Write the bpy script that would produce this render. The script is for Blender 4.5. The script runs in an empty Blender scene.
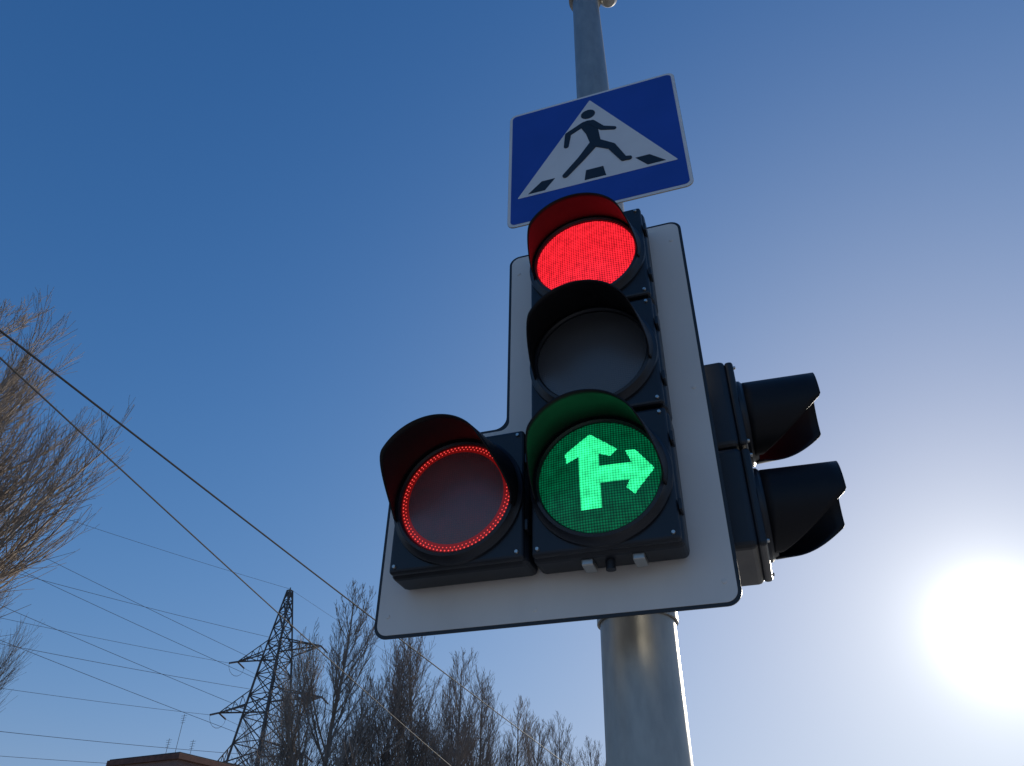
import bpy, bmesh, math, random
import numpy as np
from mathutils import Vector, Matrix, Quaternion
CH=1.65
scene=bpy.context.scene
# ------------------------------------------------------------ helpers
def link(o,parent=None):
    scene.collection.objects.link(o)
    if parent is not None: o.parent=parent
    return o
def empty(name,loc=(0,0,0),rz=0,parent=None):
    e=bpy.data.objects.new(name,None); e.location=loc; e.rotation_euler=(0,0,rz); e.empty_display_size=.1
    return link(e,parent)
def mesh(name,verts,faces,mat=None,parent=None,smooth=False,mats=None,mi=None):
    me=bpy.data.meshes.new(name); me.from_pydata([tuple(v) for v in verts],[],faces); me.update()
    o=bpy.data.objects.new(name,me)
    for m in (mats or ([mat] if mat else [])): me.materials.append(m)
    if mi is not None: me.polygons.foreach_set('material_index',mi)
    if smooth: me.polygons.foreach_set('use_smooth',[True]*len(me.polygons))
    return link(o,parent)
def box(name,x0,x1,y0,y1,z0,z1,mat,parent=None,bev=0,seg=2):
    bm=bmesh.new()
    v=[bm.verts.new((x,y,z)) for x in(x0,x1) for y in(y0,y1) for z in(z0,z1)]
    for f in((0,1,3,2),(4,6,7,5),(0,4,5,1),(2,3,7,6),(0,2,6,4),(1,5,7,3)): bm.faces.new([v[i] for i in f])
    bmesh.ops.recalc_face_normals(bm,faces=bm.faces)
    if bev: bmesh.ops.bevel(bm,geom=bm.edges[:],offset=bev,segments=seg,profile=.5,affect='EDGES')
    me=bpy.data.meshes.new(name); bm.to_mesh(me); bm.free(); me.materials.append(mat)
    return link(bpy.data.objects.new(name,me),parent)
def lathe(name,prof,mat,parent=None,n=64,axis='Y',c=(0,0,0),smooth=True,closed=False):
    V=[];F=[];m=len(prof)
    for i in range(n):
        a=2*math.pi*i/n
        for r,t in prof:
            p=(r*math.cos(a),t,r*math.sin(a)) if axis=='Y' else (r*math.cos(a),r*math.sin(a),t)
            V.append((p[0]+c[0],p[1]+c[1],p[2]+c[2]))
    for i in range(n):
        j=(i+1)%n
        for k in range(m if closed else m-1):
            l=(k+1)%m
            F.append((i*m+k,j*m+k,j*m+l,i*m+l))
    o=mesh(name,V,F,mat,parent,smooth)
    bm=bmesh.new(); bm.from_mesh(o.data); bmesh.ops.recalc_face_normals(bm,faces=bm.faces); bm.to_mesh(o.data); bm.free()
    try: o.data.set_sharp_from_angle(angle=math.radians(40))
    except Exception: pass
    return o
def tubes(name,lines,mat,parent=None,sides=4,smooth=False):
    V=[];F=[];base=0
    ang=np.arange(sides)*2*np.pi/sides
    ca,sa=np.cos(ang)[:,None],np.sin(ang)[:,None]
    for P,rad in lines:
        P=np.asarray(P,float);n=len(P)
        d=P[-1]-P[0]; d=d/(np.linalg.norm(d)+1e-9)
        ref=np.array([0,0,1.]) if abs(d[2])<.8 else np.array([1.,0,0])
        u=np.cross(d,ref);u/=np.linalg.norm(u);w=np.cross(d,u)
        ringo=ca*u+sa*w
        rad=np.broadcast_to(rad,(n,))
        V.append((P[:,None,:]+rad[:,None,None]*ringo[None]).reshape(-1,3))
        for i in range(n-1):
            a=base+i*sides
            for k in range(sides):
                l=(k+1)%sides
                F.append((a+k,a+l,a+sides+l,a+sides+k))
        base+=n*sides
    V=np.concatenate(V)
    return mesh(name,V.tolist(),F,mat,parent,smooth)
def rpoly(pts,r,seg=8):
    out=[];n=len(pts)
    for i in range(n):
        p=Vector(pts[i]);a=Vector(pts[i-1]);b=Vector(pts[(i+1)%n])
        da=(a-p).normalized();db=(b-p).normalized()
        s=p+da*r;e=p+db*r;c=p+da*r+db*r
        a0=math.atan2(s.y-c.y,s.x-c.x);a1=math.atan2(e.y-c.y,e.x-c.x)
        d=(a1-a0+math.pi)%(2*math.pi)-math.pi
        for k in range(seg+1):
            t=a0+d*k/seg; out.append((c.x+r*math.cos(t),c.y+r*math.sin(t)))
    return out
def plate(name,pts,y0,y1,mat,parent=None):
    n=len(pts)
    V=[(x,y0,z) for x,z in pts]+[(x,y1,z) for x,z in pts]
    F=[tuple(range(n)),tuple(range(2*n-1,n-1,-1))]+[(i,i+n,(i+1)%n+n,(i+1)%n) for i in range(n)]
    o=mesh(name,V,F,mat,parent)
    bm=bmesh.new(); bm.from_mesh(o.data); bmesh.ops.recalc_face_normals(bm,faces=bm.faces); bm.to_mesh(o.data); bm.free()
    return o
# ------------------------------------------------------------ materials
def mat(name,col,rough=.5,metal=0,noise=None,bump=None,spec=.5,emit=None,estr=0,coat=0,nscale=(1,1,1)):
    m=bpy.data.materials.new(name);m.use_nodes=True
    nt=m.node_tree;N=nt.nodes;b=N['Principled BSDF']
    b.inputs['Base Color'].default_value=(*col,1);b.inputs['Roughness'].default_value=rough
    b.inputs['Metallic'].default_value=metal;b.inputs['Specular IOR Level'].default_value=spec
    b.inputs['Coat Weight'].default_value=coat
    if emit: b.inputs['Emission Color'].default_value=(*emit,1);b.inputs['Emission Strength'].default_value=estr
    tc=N.new('ShaderNodeTexCoord')
    if noise:
        mp=N.new('ShaderNodeMapping');mp.inputs['Scale'].default_value=nscale;nt.links.new(tc.outputs['Object'],mp.inputs[0])
        t=N.new('ShaderNodeTexNoise');t.inputs['Scale'].default_value=noise[0];t.inputs['Detail'].default_value=noise[2] if len(noise)>2 else 5
        nt.links.new(mp.outputs[0],t.inputs['Vector'])
        r=N.new('ShaderNodeMapRange');r.inputs[1].default_value=.3;r.inputs[2].default_value=.7
        r.inputs[3].default_value=1-noise[1];r.inputs[4].default_value=1+noise[1]
        nt.links.new(t.outputs['Fac'],r.inputs[0])
        mx=N.new('ShaderNodeVectorMath');mx.operation='SCALE';mx.inputs[0].default_value=col
        nt.links.new(r.outputs[0],mx.inputs['Scale']);nt.links.new(mx.outputs[0],b.inputs['Base Color'])
        rr=N.new('ShaderNodeMapRange');rr.inputs[3].default_value=max(rough-.1,0.02);rr.inputs[4].default_value=min(rough+.12,1)
        nt.links.new(t.outputs['Fac'],rr.inputs[0]);nt.links.new(rr.outputs[0],b.inputs['Roughness'])
    if bump:
        t=N.new('ShaderNodeTexNoise');t.inputs['Scale'].default_value=bump[0];t.inputs['Detail'].default_value=4
        nt.links.new(tc.outputs['Object'],t.inputs['Vector'])
        bp=N.new('ShaderNodeBump');bp.inputs['Strength'].default_value=bump[1];bp.inputs['Distance'].default_value=.002
        nt.links.new(t.outputs['Fac'],bp.inputs['Height']);nt.links.new(bp.outputs[0],b.inputs['Normal'])
    return m
def led_mat(name,base,emit,lo,hi,scale=170,rough=.3,nz=.3,spec=.5,nsc=45):
    m=mat(name,base,rough,spec=spec);nt=m.node_tree;N=nt.nodes;b=N['Principled BSDF'];tc=N['Texture Coordinate']
    v=N.new('ShaderNodeTexVoronoi');v.inputs['Randomness'].default_value=0.0;v.inputs['Scale'].default_value=scale
    mp=N.new('ShaderNodeMapping');mp.inputs['Scale'].default_value=(1,0,1)
    nt.links.new(tc.outputs['Object'],mp.inputs[0]);nt.links.new(mp.outputs[0],v.inputs['Vector'])
    r=N.new('ShaderNodeMapRange');r.inputs[1].default_value=.15;r.inputs[2].default_value=.6;r.inputs[3].default_value=hi;r.inputs[4].default_value=lo
    nt.links.new(v.outputs['Distance'],r.inputs[0])
    n=N.new('ShaderNodeTexNoise');n.inputs['Scale'].default_value=nsc;n.inputs['Detail'].default_value=6
    nt.links.new(tc.outputs['Object'],n.inputs[0])
    r2=N.new('ShaderNodeMapRange');r2.inputs[1].default_value=.3;r2.inputs[2].default_value=.7;r2.inputs[3].default_value=1-nz;r2.inputs[4].default_value=1+nz
    nt.links.new(n.outputs['Fac'],r2.inputs[0])
    mu=N.new('ShaderNodeMath');mu.operation='MULTIPLY';nt.links.new(r.outputs[0],mu.inputs[0]);nt.links.new(r2.outputs[0],mu.inputs[1])
    b.inputs['Emission Color'].default_value=(*emit,1);nt.links.new(mu.outputs[0],b.inputs['Emission Strength'])
    bp=N.new('ShaderNodeBump');bp.inputs['Strength'].default_value=.5;bp.inputs['Distance'].default_value=.001
    nt.links.new(v.outputs['Distance'],bp.inputs['Height']);nt.links.new(bp.outputs[0],b.inputs['Normal'])
    return m
M_body=mat('black_polycarbonate',(.009,.012,.018),.42,noise=(9,.3),bump=(300,.05))
M_visor=mat('visor_plastic',(.008,.008,.010),.5,noise=(12,.2),spec=.25)
M_board=mat('board_white_paint',(.70,.66,.61),.5,noise=(4,.08,9),nscale=(1,1,.45))
M_black=mat('black_border_film',(.015,.017,.02),.45,noise=(8,.2))
M_galv=mat('galvanised_steel',(.36,.355,.33),.42,metal=.55,noise=(34,.13,9),bump=(60,.12),nscale=(1,1,.35))
M_bolt=mat('zinc_bolt',(.50,.50,.48),.35,metal=.9)
M_blue=mat('sign_blue',(.012,.06,.36),.4,noise=(5,.08))
M_white=mat('sign_white',(.72,.70,.68),.4,noise=(6,.05))
M_sblack=mat('sign_black',(.012,.013,.016),.4,noise=(6,.1))
M_red=led_mat('lens_red_lit',(.10,.004,.006),(1,.020,.035),.26,1.6,scale=140,spec=.2,nz=.28,nsc=60)
M_green_bg=led_mat('lens_green_dim',(.004,.03,.02),(.0,.6,.22),.012,.20,spec=.25,scale=150)
M_green=led_mat('lens_green_lit',(.02,.2,.1),(.035,1,.34),.45,1.5,spec=.25,scale=150)
M_dark=led_mat('lens_unlit',(.085,.09,.10),(0,0,0),0,0,rough=.25)
M_darkred=led_mat('lens_contour_haze',(.08,.08,.09),(.9,.03,.04),0.004,.022,rough=.25)  # lens itself is off; red haze from the LED ring added as faint emission
M_reddot=mat('led_red',(.3,.02,.02),.4,emit=(1,.07,.06),estr=1.1)
M_rim_glow=mat('led_scatter_glow',(.12,.015,.015),.4,emit=(1,.02,.02),estr=.12)  # scattered LED light painted as a weak red emission
# ------------------------------------------------------------ camera
cam=bpy.data.cameras.new('camera');co=bpy.data.objects.new('camera',cam);scene.collection.objects.link(co)
cam.sensor_width=36;cam.lens=27;cam.clip_start=.05;cam.clip_end=6000
co.matrix_world=Matrix.Translation((0,0,CH))@Matrix.Rotation(math.pi/2+.630,4,'X')@Matrix.Rotation(.0161,4,'Z')
scene.camera=co
# ------------------------------------------------------------ sun and sky
S=Vector((.6462,1,.3405)).normalized()
el=math.asin(S.z);az=math.atan2(S.x,S.y)
sl=bpy.data.lights.new('sun','SUN');sl.energy=4.6;sl.angle=math.radians(.5);sl.color=(1,.91,.78)
so=bpy.data.objects.new('sun',sl);so.rotation_euler=S.to_track_quat('Z','Y').to_euler();so.location=(20,30,30);scene.collection.objects.link(so)
w=bpy.data.worlds.new("World");scene.world=w;w.use_nodes=True
nt=w.node_tree;N=nt.nodes;L=nt.links;bg=N['Background']
sky=N.new('ShaderNodeTexSky');sky.sky_type='NISHITA';sky.sun_disc=False;sky.sun_elevation=el;sky.sun_rotation=az
sky.altitude=100;sky.air_density=1.0;sky.dust_density=.3;sky.ozone_density=2.5
tc=N.new('ShaderNodeTexCoord')
nv=N.new('ShaderNodeVectorMath');nv.operation='NORMALIZE';L.new(tc.outputs['Generated'],nv.inputs[0])
dt=N.new('ShaderNodeVectorMath');dt.operation='DOT_PRODUCT';L.new(nv.outputs[0],dt.inputs[0]);dt.inputs[1].default_value=S
mxd=N.new('ShaderNodeMath');mxd.operation='MAXIMUM';L.new(dt.outputs['Value'],mxd.inputs[0]);mxd.inputs[1].default_value=0
acc=None
for p,k,cc in((1900,30,(1,.97,.9)),(450,4.0,(1,.96,.88)),(80,1.5,(1,.95,.78)),(7,1.3,(1,.90,.55))):
    a=N.new('ShaderNodeMath');a.operation='POWER';L.new(mxd.outputs[0],a.inputs[0]);a.inputs[1].default_value=p
    b=N.new('ShaderNodeVectorMath');b.operation='SCALE';b.inputs[0].default_value=[q*k for q in cc];L.new(a.outputs[0],b.inputs['Scale'])
    if acc:
        c=N.new('ShaderNodeVectorMath');c.operation='ADD';L.new(acc.outputs[0],c.inputs[0]);L.new(b.outputs[0],c.inputs[1]);acc=c
    else: acc=b
hs=N.new('ShaderNodeHueSaturation');hs.inputs['Saturation'].default_value=1.27;L.new(sky.outputs[0],hs.inputs['Color'])
tn=N.new('ShaderNodeVectorMath');tn.operation='MULTIPLY';tn.inputs[1].default_value=(1.14,1.14,1.52);L.new(hs.outputs[0],tn.inputs[0])
dv=N.new('ShaderNodeVectorMath');dv.operation='MULTIPLY_ADD';L.new(tn.outputs[0],dv.inputs[0]);dv.inputs[1].default_value=(1/3.8,1/4.9,1/7.0);dv.inputs[2].default_value=(1,1,1)
dd=N.new('ShaderNodeVectorMath');dd.operation='DIVIDE';L.new(tn.outputs[0],dd.inputs[0]);L.new(dv.outputs[0],dd.inputs[1])
ad=N.new('ShaderNodeVectorMath');ad.operation='ADD';L.new(dd.outputs[0],ad.inputs[0]);L.new(acc.outputs[0],ad.inputs[1])
L.new(ad.outputs[0],bg.inputs[0]);bg.inputs[1].default_value=.15
scene.view_settings.view_transform='Standard';scene.view_settings.look='None';scene.view_settings.exposure=0
# ------------------------------------------------------------ traffic light
YAW=.3296
G=(.2113,1.613,.904+CH)
TL=empty('traffic_light',G,-YAW)
SP=.367;SX=.3671
def inside(pt,poly):
    x,y=pt;c=False;n=len(poly);j=n-1
    for i in range(n):
        xi,yi=poly[i];xj,yj=poly[j]
        if (yi>y)!=(yj>y) and x<(xj-xi)*(y-yi)/(yj-yi)+xi: c=not c
        j=i
    return c
ARROW=[[(-.044,-.087),(.004,-.087),(.004,-.024),(.076,-.024),(.066,-.044),(.084,-.062),(.134,.000),(.092,.056),(.070,.054),(.082,.020),(.004,.020),(.004,.056),(.034,.044),(.050,.062),(-.016,.118),(-.080,.070),(-.076,.042),(-.044,.056)]]
def lens(name,cx,cz,r,parent,m0,m1=None,shape=None,bulge=.014):
    n=120;h=r/ (n/2)
    idx={};V=[];F=[];mi=[]
    def vid(i,j):
        if (i,j) not in idx:
            x=(i-n/2)*h;z=(j-n/2)*h;rr=min((x*x+z*z)/(r*r),1)
            idx[(i,j)]=len(V);V.append((x,-bulge*(1-rr),z))
        return idx[(i,j)]
    for i in range(n):
        for j in range(n):
            x=(i+.5-n/2)*h;z=(j+.5-n/2)*h
            if x*x+z*z>(r*1.0)**2: continue
            F.append((vid(i,j),vid(i+1,j),vid(i+1,j+1),vid(i,j+1)))
            mi.append(1 if shape and any(inside((x,z),p) for p in shape) else 0)
    o=mesh(name,V,F,parent=parent,mats=[m0]+([m1] if m1 else []),mi=mi,smooth=True)
    o.location=(cx,0,cz);return o
def visor(name,cx,cz,r,Lv,parent,full=70,end=128,droop=.02,m=None,taper=.12,cut=.86,lin=False):
    nA=72;nT=8;V=[];F=[]
    for i in range(nA+1):
        ph=math.radians(-end+2*end*i/nA);t0=min(max((abs(math.degrees(ph))-full)/(end-full),0),1)
        s=t0 if lin else t0*t0*(3-2*t0);l=Lv*(1-cut*s)
        for k in range(nT+1):
            t=k/nT*l
            V.append((cx+(r-taper*t)*math.sin(ph),-.004-t,cz+(r-taper*t)*math.cos(ph)-droop*t/Lv))
    for i in range(nA):
        for k in range(nT):
            a=i*(nT+1)+k;F.append((a,a+1,a+nT+2,a+nT+1))
    o=mesh(name,V,F,m or M_visor,parent,True)
    md=o.modifiers.new('s','SOLIDIFY');md.thickness=.0035;md.offset=0
    return o
def section(pre,cx,cz,w,h,r,parent,lm,Lv,depth=.125,lm2=None,shape=None,full=62,end=108,**kw):
    box(pre+'_housing',cx-w/2,cx+w/2,.034,depth,cz-h/2+.001,cz+h/2-.001,M_body,parent,.016,3)
    box(pre+'_door',cx-w/2+.006,cx+w/2-.006,.012,.036,cz-h/2+.006,cz+h/2-.006,M_body,parent,.009,3)
    lathe(pre+'_bezel',[(r*1.0,.012),(r*.99,-.008),(r*1.02,-.014),(r*1.07,-.012),(r*1.10,-.002),(r*1.16,.004),(r*1.17,.013)],M_body,parent,c=(cx,0,cz))
    lens(pre+'_lens',cx,cz,r,parent,lm,lm2,shape)
    visor(pre+'_visor',cx,cz,r*1.09,Lv,parent,full,end,**kw)
    for sx in(-1,1):
        for sz in(-1,1):
            lathe(pre+'_screw',[(0,.006),(.004,.006),(.005,.009),(.005,.0125)],M_bolt,parent,n=12,c=(cx+sx*(w/2-.022),0,cz+sz*(h/2-.022)))
    for sz in(-.25,.25):
        box(pre+'_hinge',cx+w/2-.004,cx+w/2+.004,.014,.05,cz+sz*h-.014,cz+sz*h+.014,M_body,parent,.002)
section('green',0,0,.36,SP,.15,TL,M_green_bg,.18,lm2=M_green,shape=ARROW,droop=.008,taper=.16)
section('yellow',0,SP,.36,SP,.15,TL,M_dark,.165,taper=.16)
section('red',0,2*SP,.36,SP,.15,TL,M_red,.15,droop=.034,taper=.16)
section('side',-SX,0,.36,SP,.15,TL,M_darkred,.18,droop=.008,taper=.14)
V=[];F=[]
for ring,(rr,n,ds) in enumerate(((.143,88,.0022),(.136,84,.0017))):
    for i in range(n):
        a=2*math.pi*(i+.5*ring)/n;x=rr*math.cos(a);z=rr*math.sin(a);y=-.014*(1-(rr/.15)**2)-.0012
        b=len(V);V.append((x-SX,y-.001,z))
        for k in range(6):
            t=k*math.pi/3;V.append((x-SX+ds*math.cos(t),y,z+ds*math.sin(t)))
        for k in range(6):F.append((b,b+1+k,b+1+(k+1)%6))
mesh('contour_leds',V,F,M_reddot,TL)
lathe('contour_glow_band',[(.1485,-.0012),(.144,-.0022),(.128,-.0046)],M_rim_glow,TL,c=(-SX,0,0))  # added glowing band, imitates red scatter at the lens edge
def Lsh(d): return [(-.626+d,-.296+d),(.280-d,-.296+d),(.280-d,.9415-d),(-.2825+d,.9415-d),(-.2825+d,.272-d),(-.626+d,.272-d)]
plate('backboard_edge',rpoly(Lsh(0),.035),.1305,.1345,M_black,TL)
plate('backboard_face',rpoly(Lsh(.0085),.028),.129,.1312,M_board,TL)
plate('backboard_back',rpoly(Lsh(.004),.03),.1340,.1360,M_galv,TL)
for z in(-.2,.72):
    box('bracket_bar',-.20,.20,.136,.17,z-.02,z+.02,M_galv,TL,.003)
    box('bracket_arm',-.025,.025,.17,.30,z-.02,z+.02,M_galv,TL,.003)
box('bracket_bar_side',-.55,-.2,.136,.16,-.22,-.18,M_galv,TL,.003)
for x in(-.05,.07):
    box('bottom_latch',x-.014,x+.014,.05,.10,-SP/2-.014,-SP/2+.002,M_bolt,TL,.003)
lathe('cable_gland',[(0,-SP/2-.022),(.012,-SP/2-.022),(.012,-SP/2)],M_body,TL,n=16,axis='Z',c=(.0,.075,0))
for x,z in((.245,.86),(.245,.3),(.245,-.24),(-.25,.86),(-.59,.22),(-.59,-.24),(-.2,-.26)):
    lathe('board_rivet',[(0,.1265),(.005,.127),(.006,.1292)],M_board,TL,n=12,c=(x,0,z))
# ------------------------------------------------------------ side traffic light
SL=empty('traffic_light',(0,0,0),0)
m=Matrix.Translation(G)@Matrix.Rotation(-YAW,4,'Z')@Matrix.Translation((.368,.39,.032))@Matrix.Rotation(math.pi/2,4,'Z')
SL.matrix_world=m
M_red2=led_mat('lens_red_lit_small',(.1,.005,.006),(1,.012,.02),.3,.9)
sk=dict(full=98,end=172,taper=.04,droop=-.004,cut=.9,lin=True)
section('lower',0,0,.27,.29,.108,SL,M_dark,.195,depth=.12,**sk)
section('upper',0,.29,.27,.29,.108,SL,M_red2,.195,depth=.12,**sk)
for z in(-.08,.36): box('mount_arm',-.02,.02,.12,.30,z-.02,z+.02,M_galv,SL,.003)
# ------------------------------------------------------------ pole
PX,PY=.337,1.982
def pr(z): return .1045-.0107*(z-CH)
pole=empty('metal_pole',(PX,PY,0))
ztop=3.86+CH
prof=[(pr(z),z) for z in np.linspace(0,ztop,12)]
lathe('shaft',prof,M_galv,pole,n=48,axis='Z')
lathe('base_flange',[(.12,.03),(.2,.03),(.2,.004),(.2,0)],M_galv,pole,n=32,axis='Z')
lathe('top_cap',[(pr(ztop)+.001,ztop-.03),(.082,ztop-.03),(.082,ztop+.03),(.07,ztop+.05),(0.0,ztop+.06)],M_galv,pole,n=40,axis='Z')
lathe('upper_mast',[(.05,ztop+.05),(.045,ztop+1.4),(0,ztop+1.4)],M_galv,pole,n=24,axis='Z')
lathe('clamp_lug',[(0,ztop-.06),(.03,ztop-.055),(.045,ztop-.03),(.045,ztop+.06),(0,ztop+.06)],M_galv,pole,n=24,axis='Z',c=(.115,-.01,0))
for z,h in((G[2]-.2,.03),(G[2]+.72,.03),(G[2]+.3,.025)):
    lathe('clamp_band',[(pr(z)+.002,z-h),(pr(z)+.008,z-h),(pr(z)+.008,z+h),(pr(z)+.002,z+h)],M_galv,pole,n=40,axis='Z')
# ------------------------------------------------------------ crosswalk sign
SG=empty('crosswalk_sign',(.306,1.900,2.5421+CH),-.3301)
SG.rotation_euler=(0,.002,-.3301)
SS=.704
def sq(d): return [(-SS/2+d,-SS/2+d),(SS/2-d,-SS/2+d),(SS/2-d,SS/2-d),(-SS/2+d,SS/2-d)]
plate('panel',rpoly(sq(0),.03),0,.004,M_galv,SG)
plate('white_border',rpoly(sq(.001),.029),-.0012,.0002,M_white,SG)
plate('blue_field',rpoly(sq(.013),.02),-.0022,-.0010,M_blue,SG)
plate('white_triangle',rpoly([(-.312,-.198),(.312,-.198),(0,.312)],.004,3),-.0032,-.0020,M_white,SG)
for z in(.2,-.2):
    box('stiffener',-.3,.3,.004,.02,z-.015,z+.015,M_galv,SG,.002)
lv=[0]
def capsule(pts,rads):
    for (a,b),(ra,rb) in zip(zip(pts[:-1],pts[1:]),zip(rads[:-1],rads[1:])):
        a=Vector(a);b=Vector(b);d=(b-a).normalized();ang=math.atan2(d.y,d.x);P=[]
        for k in range(9):
            t=ang+math.pi/2+math.pi*k/8;P.append((a.x+ra*math.cos(t),a.y+ra*math.sin(t)))
        for k in range(9):
            t=ang-math.pi/2+math.pi*k/8;P.append((b.x+rb*math.cos(t),b.y+rb*math.sin(t)))
        y=-.0042-.00025*lv[0];lv[0]+=1
        plate('pictogram_person',P,y,-.003,M_sblack,SG)
capsule([(-.012,.218),(-.010,.218)],[.029,.029])
capsule([(-.016,.148),(.000,.10),(.012,.02)],[.029,.026,.021])
capsule([(-.030,.160),(-.098,.120),(-.108,.045)],[.014,.013,.010])
capsule([(.002,.158),(.042,.104),(.090,.083)],[.014,.012,.009])
capsule([(.004,.018),(-.050,-.055),(-.116,-.132)],[.020,.015,.012])
capsule([(.016,.018),(.072,-.025),(.114,-.118)],[.021,.017,.013])
capsule([(.114,-.118),(.136,-.122)],[.012,.010])
for P in([(-.268,-.186),(-.200,-.186),(-.158,-.130),(-.212,-.130)],[(-.042,-.186),(.042,-.186),(.034,-.130),(-.034,-.130)],[(.200,-.186),(.268,-.186),(.212,-.130),(.158,-.130)]):
    plate('pictogram_stripe',P[::-1],-.0042,-.003,M_sblack,SG)
# ------------------------------------------------------------ ground
M_ground=mat('dry_grass_earth',(.24,.20,.14),.95,noise=(.35,.35,10),bump=(6,1))
M_asph=mat('asphalt',(.06,.06,.06),.9,noise=(2,.2,12),bump=(150,.6))
M_pave=mat('paving_concrete',(.42,.39,.35),.85,noise=(3,.15,8),bump=(90,.4))
M_kerb=mat('kerb_concrete',(.42,.41,.39),.8,noise=(5,.15))
M_paint=mat('road_paint',(.75,.75,.73),.6,noise=(6,.12))
mesh('ground',[(-3000,-3000,0),(3000,-3000,0),(3000,3000,0),(-3000,3000,0)],[(0,1,2,3)],M_ground).location.z=-.135
RD=empty('road',(PX,PY,-.12),-YAW)
def sheet(n,x0,x1,y0,y1,z,m,p): return mesh(n,[(x0,y0,z),(x1,y0,z),(x1,y1,z),(x0,y1,z)],[(0,1,2,3)],m,p)
sheet('asphalt',-12.5,-.9,-80,140,-.004,M_asph,RD)
for i in range(9): sheet('zebra_stripe',-12+i*1.25,-11.4+i*1.25,-6,-2.5,.0005,M_paint,RD)
for i in range(24): sheet('lane_dash',-6.8,-6.65,6+i*5,8.5+i*5,.0005,M_paint,RD)
PV=empty('pavement',(PX,PY,0),-YAW)
box('slab',-.75,5.2,-80,140,-.2,0.0,M_pave,PV)
box('kerb',-.9,-.752,-80,140,-.2,.012,M_kerb,PV,.01)
# ------------------------------------------------------------ trees
M_bark=mat('bare_twigs_bark',(.25,.205,.17),.95,noise=(.8,.3),spec=.15)
M_bark2=mat('bare_twigs_bark_near',(.25,.205,.165),.95,noise=(2.5,.25),spec=.15)
def gen_tree(name,seed,H,cfg,mt):
    rs=np.random.RandomState(seed);lines=[]
    def grow(p,d,length,r,level):
        c=cfg[level];n=c['n'];P=[p];R=[r];seg=length/n
        dirs=[]
        for i in range(n):
            d=d+np.array([0,0,c['up']])+rs.normal(0,c['wig'],3);d/=np.linalg.norm(d)
            p=p+d*seg;P.append(p);R.append(max(r*(1-(i+1)/n*.85),cfg['rmin']));dirs.append(d)
        lines.append((np.array(P),np.array(R)))
        if level+1 in cfg:
            c2=cfg[level+1];k=max(1,int(round(c['kids']*(1 if level==0 else .5+.5*length/c['Lref']))))
            for j in range(k):
                t=c['t0']+(1-c['t0'])*((j+rs.rand())/k)*.98
                f=t*n;i=min(int(f),n-1);q=P[i]+(P[i+1]-P[i])*(f-i);dd=dirs[i]
                ph=rs.rand()*2*np.pi;a=np.radians(rs.uniform(*c2['ang']))
                u=np.cross(dd,[0.3,.5,.1]);u/=np.linalg.norm(u);v=np.cross(dd,u)
                nd=dd*np.cos(a)+(u*np.cos(ph)+v*np.sin(ph))*np.sin(a)
                if level==0: l=(H-q[2]*.8)*c2['len']*rs.uniform(.7,1.1)
                else: l=length*c2['len']*rs.uniform(.6,1.2)*(1.15-.6*t)
                grow(q,nd,l,(R[i])*c2['rf'],level+1)
    grow(np.zeros(3),np.array([0,0,1.]),H,cfg['r0'],0)
    return tubes(name,lines,mt,sides=3)
P1={0:dict(n=12,up=.05,wig=.03,kids=44,t0=.10,Lref=1),
    1:dict(n=8,up=.15,wig=.045,kids=14,t0=.12,ang=(26,48),len=.52,rf=.42,Lref=6),
    2:dict(n=4,up=.18,wig=.07,kids=6,t0=.12,ang=(16,38),len=.42,rf=.5,Lref=2.2),
    3:dict(n=3,up=.12,wig=.08,ang=(14,36),len=.6,rf=.6,kids=0,t0=0,Lref=1),'r0':.26,'rmin':.010}
variants=[]
for s in(1,2,3):
    variants.append(gen_tree('poplar_tree',s,20,P1,M_bark))
places=[(-11.9,53.6,1.07,0),(-9.0,57,.96,1),(-14.4,57,.92,2),(-5.9,60,1.02,1),(-3.9,64,.98,2),(-7.6,63,.95,0),(-1.9,70,.99,2),(.3,73,.92,0),(-4.9,72,.95,0),(2.4,78,.92,1),(5.4,80,.92,2),(7.8,84,.87,0),(11.,88,.88,1)]
for k,(x,y,s,v) in enumerate(places):
    if k<3: o=variants[v]
    else:
        o=bpy.data.objects.new('poplar_tree',variants[v].data);link(o)
    o.location=(x,y,-.13);o.scale=(s*1.12,s*1.12,s);o.rotation_euler=(0,0,k*1.7)
P2={0:dict(n=12,up=.05,wig=.04,kids=46,t0=.30,Lref=1),
    1:dict(n=10,up=.09,wig=.05,kids=20,t0=.10,ang=(28,54),len=.66,rf=.5,Lref=7),
    2:dict(n=6,up=.13,wig=.07,kids=12,t0=.10,ang=(14,34),len=.46,rf=.5,Lref=3),
    3:dict(n=4,up=.07,wig=.07,ang=(12,32),len=.6,rf=.6,kids=0,t0=0,Lref=1),'r0':.24,'rmin':.0052}
o=gen_tree('poplar_tree',11,14.9,P2,M_bark2);o.location=(-13.4,16.2,-.13)
o=bpy.data.objects.new('poplar_tree',o.data);link(o);o.location=(-24.5,34,-.13);o.rotation_euler=(0,0,2);o.scale=(.85,.85,.96)
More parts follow.
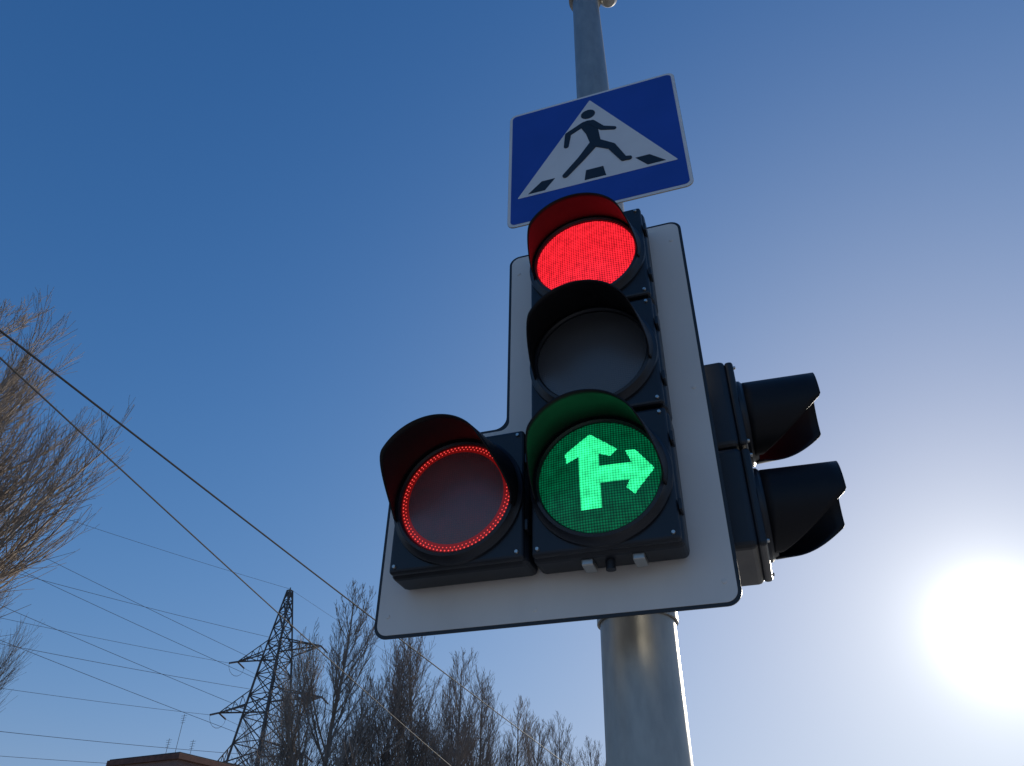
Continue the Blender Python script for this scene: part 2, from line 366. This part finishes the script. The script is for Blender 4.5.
# ------------------------------------------------------------ pylon
M_steel=mat('pylon_steel',(.10,.095,.09),.7,metal=.2,noise=(1,.2))
M_ins=mat('insulator_glass',(.12,.10,.09),.3)
PYL=(-29.35,100,-.1)
line_dir=np.array([-.51,-.86,0]);arm=np.array([.86,-.51,0])
def wd(h): return 8.4-.19*h if h<31 else 2.51-(h-31)*.235
def pylon(name,loc):
    e=empty(name,loc,0);ls=[]
    def cpt(h,i):
        s=wd(h)/2;sx=(-1,1,1,-1)[i];sy=(-1,-1,1,1)[i];return arm*s*sx+line_dir*s*sy+np.array([0,0,h])
    hs=[0,7,13,17,20.5,23.5,26,28.5,30.5,32.5,34.5,36.5,38.2,39.6]
    for a,b in zip(hs[:-1],hs[1:]):
        for i in range(4):
            j=(i+1)%4
            ls.append(([cpt(a,i),cpt(b,i)],.15 if a<30 else .11))
            ls.append(([cpt(a,i),cpt(b,j)],.075));ls.append(([cpt(a,j),cpt(b,i)],.075));ls.append(([cpt(b,i),cpt(b,j)],.065))
    tips=[]
    ins=[]
    for h,l in((18.6,7.4),(24.8,8.6),(31,7.2)):
        for sd in(-1,1):
            tip=arm*sd*l+np.array([0,0,h+.2])
            i0,i1=(1,2) if sd>0 else (0,3)
            for i in(i0,i1):
                A=cpt(h,i);B=cpt(h+1.9,i)
                ls.append(([A,tip],.10));ls.append(([B,tip],.085))
                for t in(.25,.5,.75):
                    ls.append(([A+(tip-A)*t,B+(tip-B)*t],.05))
                    ls.append(([A+(tip-A)*(t-.25),B+(tip-B)*t],.05))
            for t in(.25,.5,.75):
                A=cpt(h,i0);B=cpt(h,i1);ls.append(([A+(tip-A)*t,B+(tip-B)*t],.05))
            for q in(1,-1):
                end=tip+line_dir*q*1.3+np.array([0,0,-.5]);ins.append(([tip,end],.12))
            p=[tip+line_dir*q*1.3*math.cos(t)+np.array([0,0,-.5-1.3*math.sin(t)]) for q,t in [(1,k*math.pi/8) for k in range(9)]]
            ins.append((p,.03))
            tips.append(tip)
    ls.append(([np.array([0,0,39.4]),np.array([0,0,40])],.08))
    tubes('lattice',ls,M_steel,e);tubes('insulators',ins,M_ins,e)
    return tips
tips=pylon('transmission_tower',PYL)
P0=np.array(PYL);tips.append(np.array([0,0,39.8]))
def cat(a,b,sag,n=40):
    a=np.array(a,float);b=np.array(b,float);t=np.linspace(0,1,n)[:,None]
    p=a+(b-a)*t;p[:,2]-=(4*sag*t*(1-t))[:,0];return p
M_wire=mat('aluminium_wire',(.16,.16,.17),.5,metal=.4);M_cable=mat('black_cable',(.02,.02,.022),.6)
L1=[];
nxt=np.array([-120.,-200,0]);far=np.array([105.,180,-3])
for t in tips:
    L1.append((cat(P0+t+line_dir*1.3*(0 if t[2]>35 else 1)-[0,0,.5*(t[2]<35)],P0+t+nxt,7,60),.020))
    L1.append((cat(P0+t-line_dir*1.3*(0 if t[2]>35 else 1)-[0,0,.5*(t[2]<35)],P0+t+far,6,30),.020))
tubes('power_line',L1,M_wire,sides=4)
ll=[]
for i,zz in enumerate((16.5,15.3,13.2,11.6)):
    ll.append((cat((-52-i,14,zz+10.5),(2+i,74,zz-3.5),1.2,40),.013))
tubes('power_line',ll,M_wire,sides=4)
def cable(a,b,sag,r): 
    return tubes('overhead_cable',[(cat(a,b,sag,60),r)],M_cable,sides=6)
cable((-9.2,-2.0,6.05+CH),(9.75,53,5.3+CH),.25,.014)
cable((-8.4,-1.0,6.5+CH),(3.2,53,4.4+CH),.42,.012)
M_wood=mat('wooden_pole',(.16,.12,.09),.9,noise=(4,.3))
for x,y,h in((9.75,53,7.1),(3.2,53,6.2),(-9.2,-2.05,8.4),(-8.4,-1.05,8.4)):
    UP=empty('utility_pole',(x,y,-.13));lathe('shaft',[(.16,-.1),(.11,h),(0,h)],M_wood,UP,n=16,axis='Z')
# ------------------------------------------------------------ brick building
M_brick=bpy.data.materials.new('brick_wall');M_brick.use_nodes=True
n_=M_brick.node_tree;bt=n_.nodes.new('ShaderNodeTexBrick');bt.inputs['Color1'].default_value=(.20,.075,.05,1);bt.inputs['Color2'].default_value=(.26,.11,.07,1);bt.inputs['Mortar'].default_value=(.3,.28,.25,1)
bt.inputs['Scale'].default_value=1;bt.inputs['Brick Width'].default_value=.26;bt.inputs['Row Height'].default_value=.075;bt.inputs['Mortar Size'].default_value=.01
t_=n_.nodes.new('ShaderNodeTexCoord');s_=n_.nodes.new('ShaderNodeSeparateXYZ');c_=n_.nodes.new('ShaderNodeCombineXYZ');a_=n_.nodes.new('ShaderNodeMath')
n_.links.new(t_.outputs['Object'],s_.inputs[0]);n_.links.new(s_.outputs[0],a_.inputs[0]);n_.links.new(s_.outputs[1],a_.inputs[1]);n_.links.new(a_.outputs[0],c_.inputs[0]);n_.links.new(s_.outputs[2],c_.inputs[1])
n_.links.new(c_.outputs[0],bt.inputs['Vector']);n_.links.new(bt.outputs[0],n_.nodes['Principled BSDF'].inputs['Base Color']);n_.nodes['Principled BSDF'].inputs['Roughness'].default_value=.9
M_roof=mat('roof_felt',(.05,.045,.045),.9,noise=(1,.2));M_glass=mat('window_glass',(.03,.04,.05),.08);M_frame=mat('window_frame',(.7,.7,.68),.5)
M_corn=mat('cornice_brick',(.16,.075,.055),.9,noise=(3,.3))
B=empty('brick_building',(-31,80,-.1),math.atan2(.47,-.88)-math.pi)
HB=15.9;BW=9.5
box('walls',-BW,0,.0,12,0,HB-.5,M_brick,B)
box('cornice',-BW-.25,.25,-.25,12.25,HB-.5,HB,M_corn,B,.02)
box('roof',-BW-.1,.1,-.1,12.1,HB+.002,HB+.12,M_roof,B)
for f in range(5):
    for k in range(3):
        x=-1.8-k*2.95;z=1.2+f*2.95
        box('window_frame',x-.75,x+.75,-.04,.02,z,z+1.5,M_frame,B);box('window_glass',x-.67,x+.67,-.06,-.042,z+.08,z+1.42,M_glass,B)
    for k in range(3):
        y=2.2+k*3.6;z=1.2+f*2.95
        box('window_frame',-.02,.04,y-.7,y+.7,z,z+1.5,M_frame,B);box('window_glass',.042,.06,y-.62,y+.62,z+.08,z+1.42,M_glass,B)
box('chimney',-8,-7.3,6,6.7,HB+.1,HB+.9,M_brick,B)
an=[]
for x,y,h in((-3.0,2,4.2),(-5.5,3,2.3),(-2.0,3,1.9)):
    an.append(([np.array([x,y,HB]),np.array([x,y,HB+h])],.03))
    for q in range(4): an.append(([np.array([x-.4+.04*q,y,HB+h-.15-.22*q]),np.array([x+.4-.04*q,y,HB+h-.15-.22*q])],.015))
tubes('antennas',an,M_steel,B)
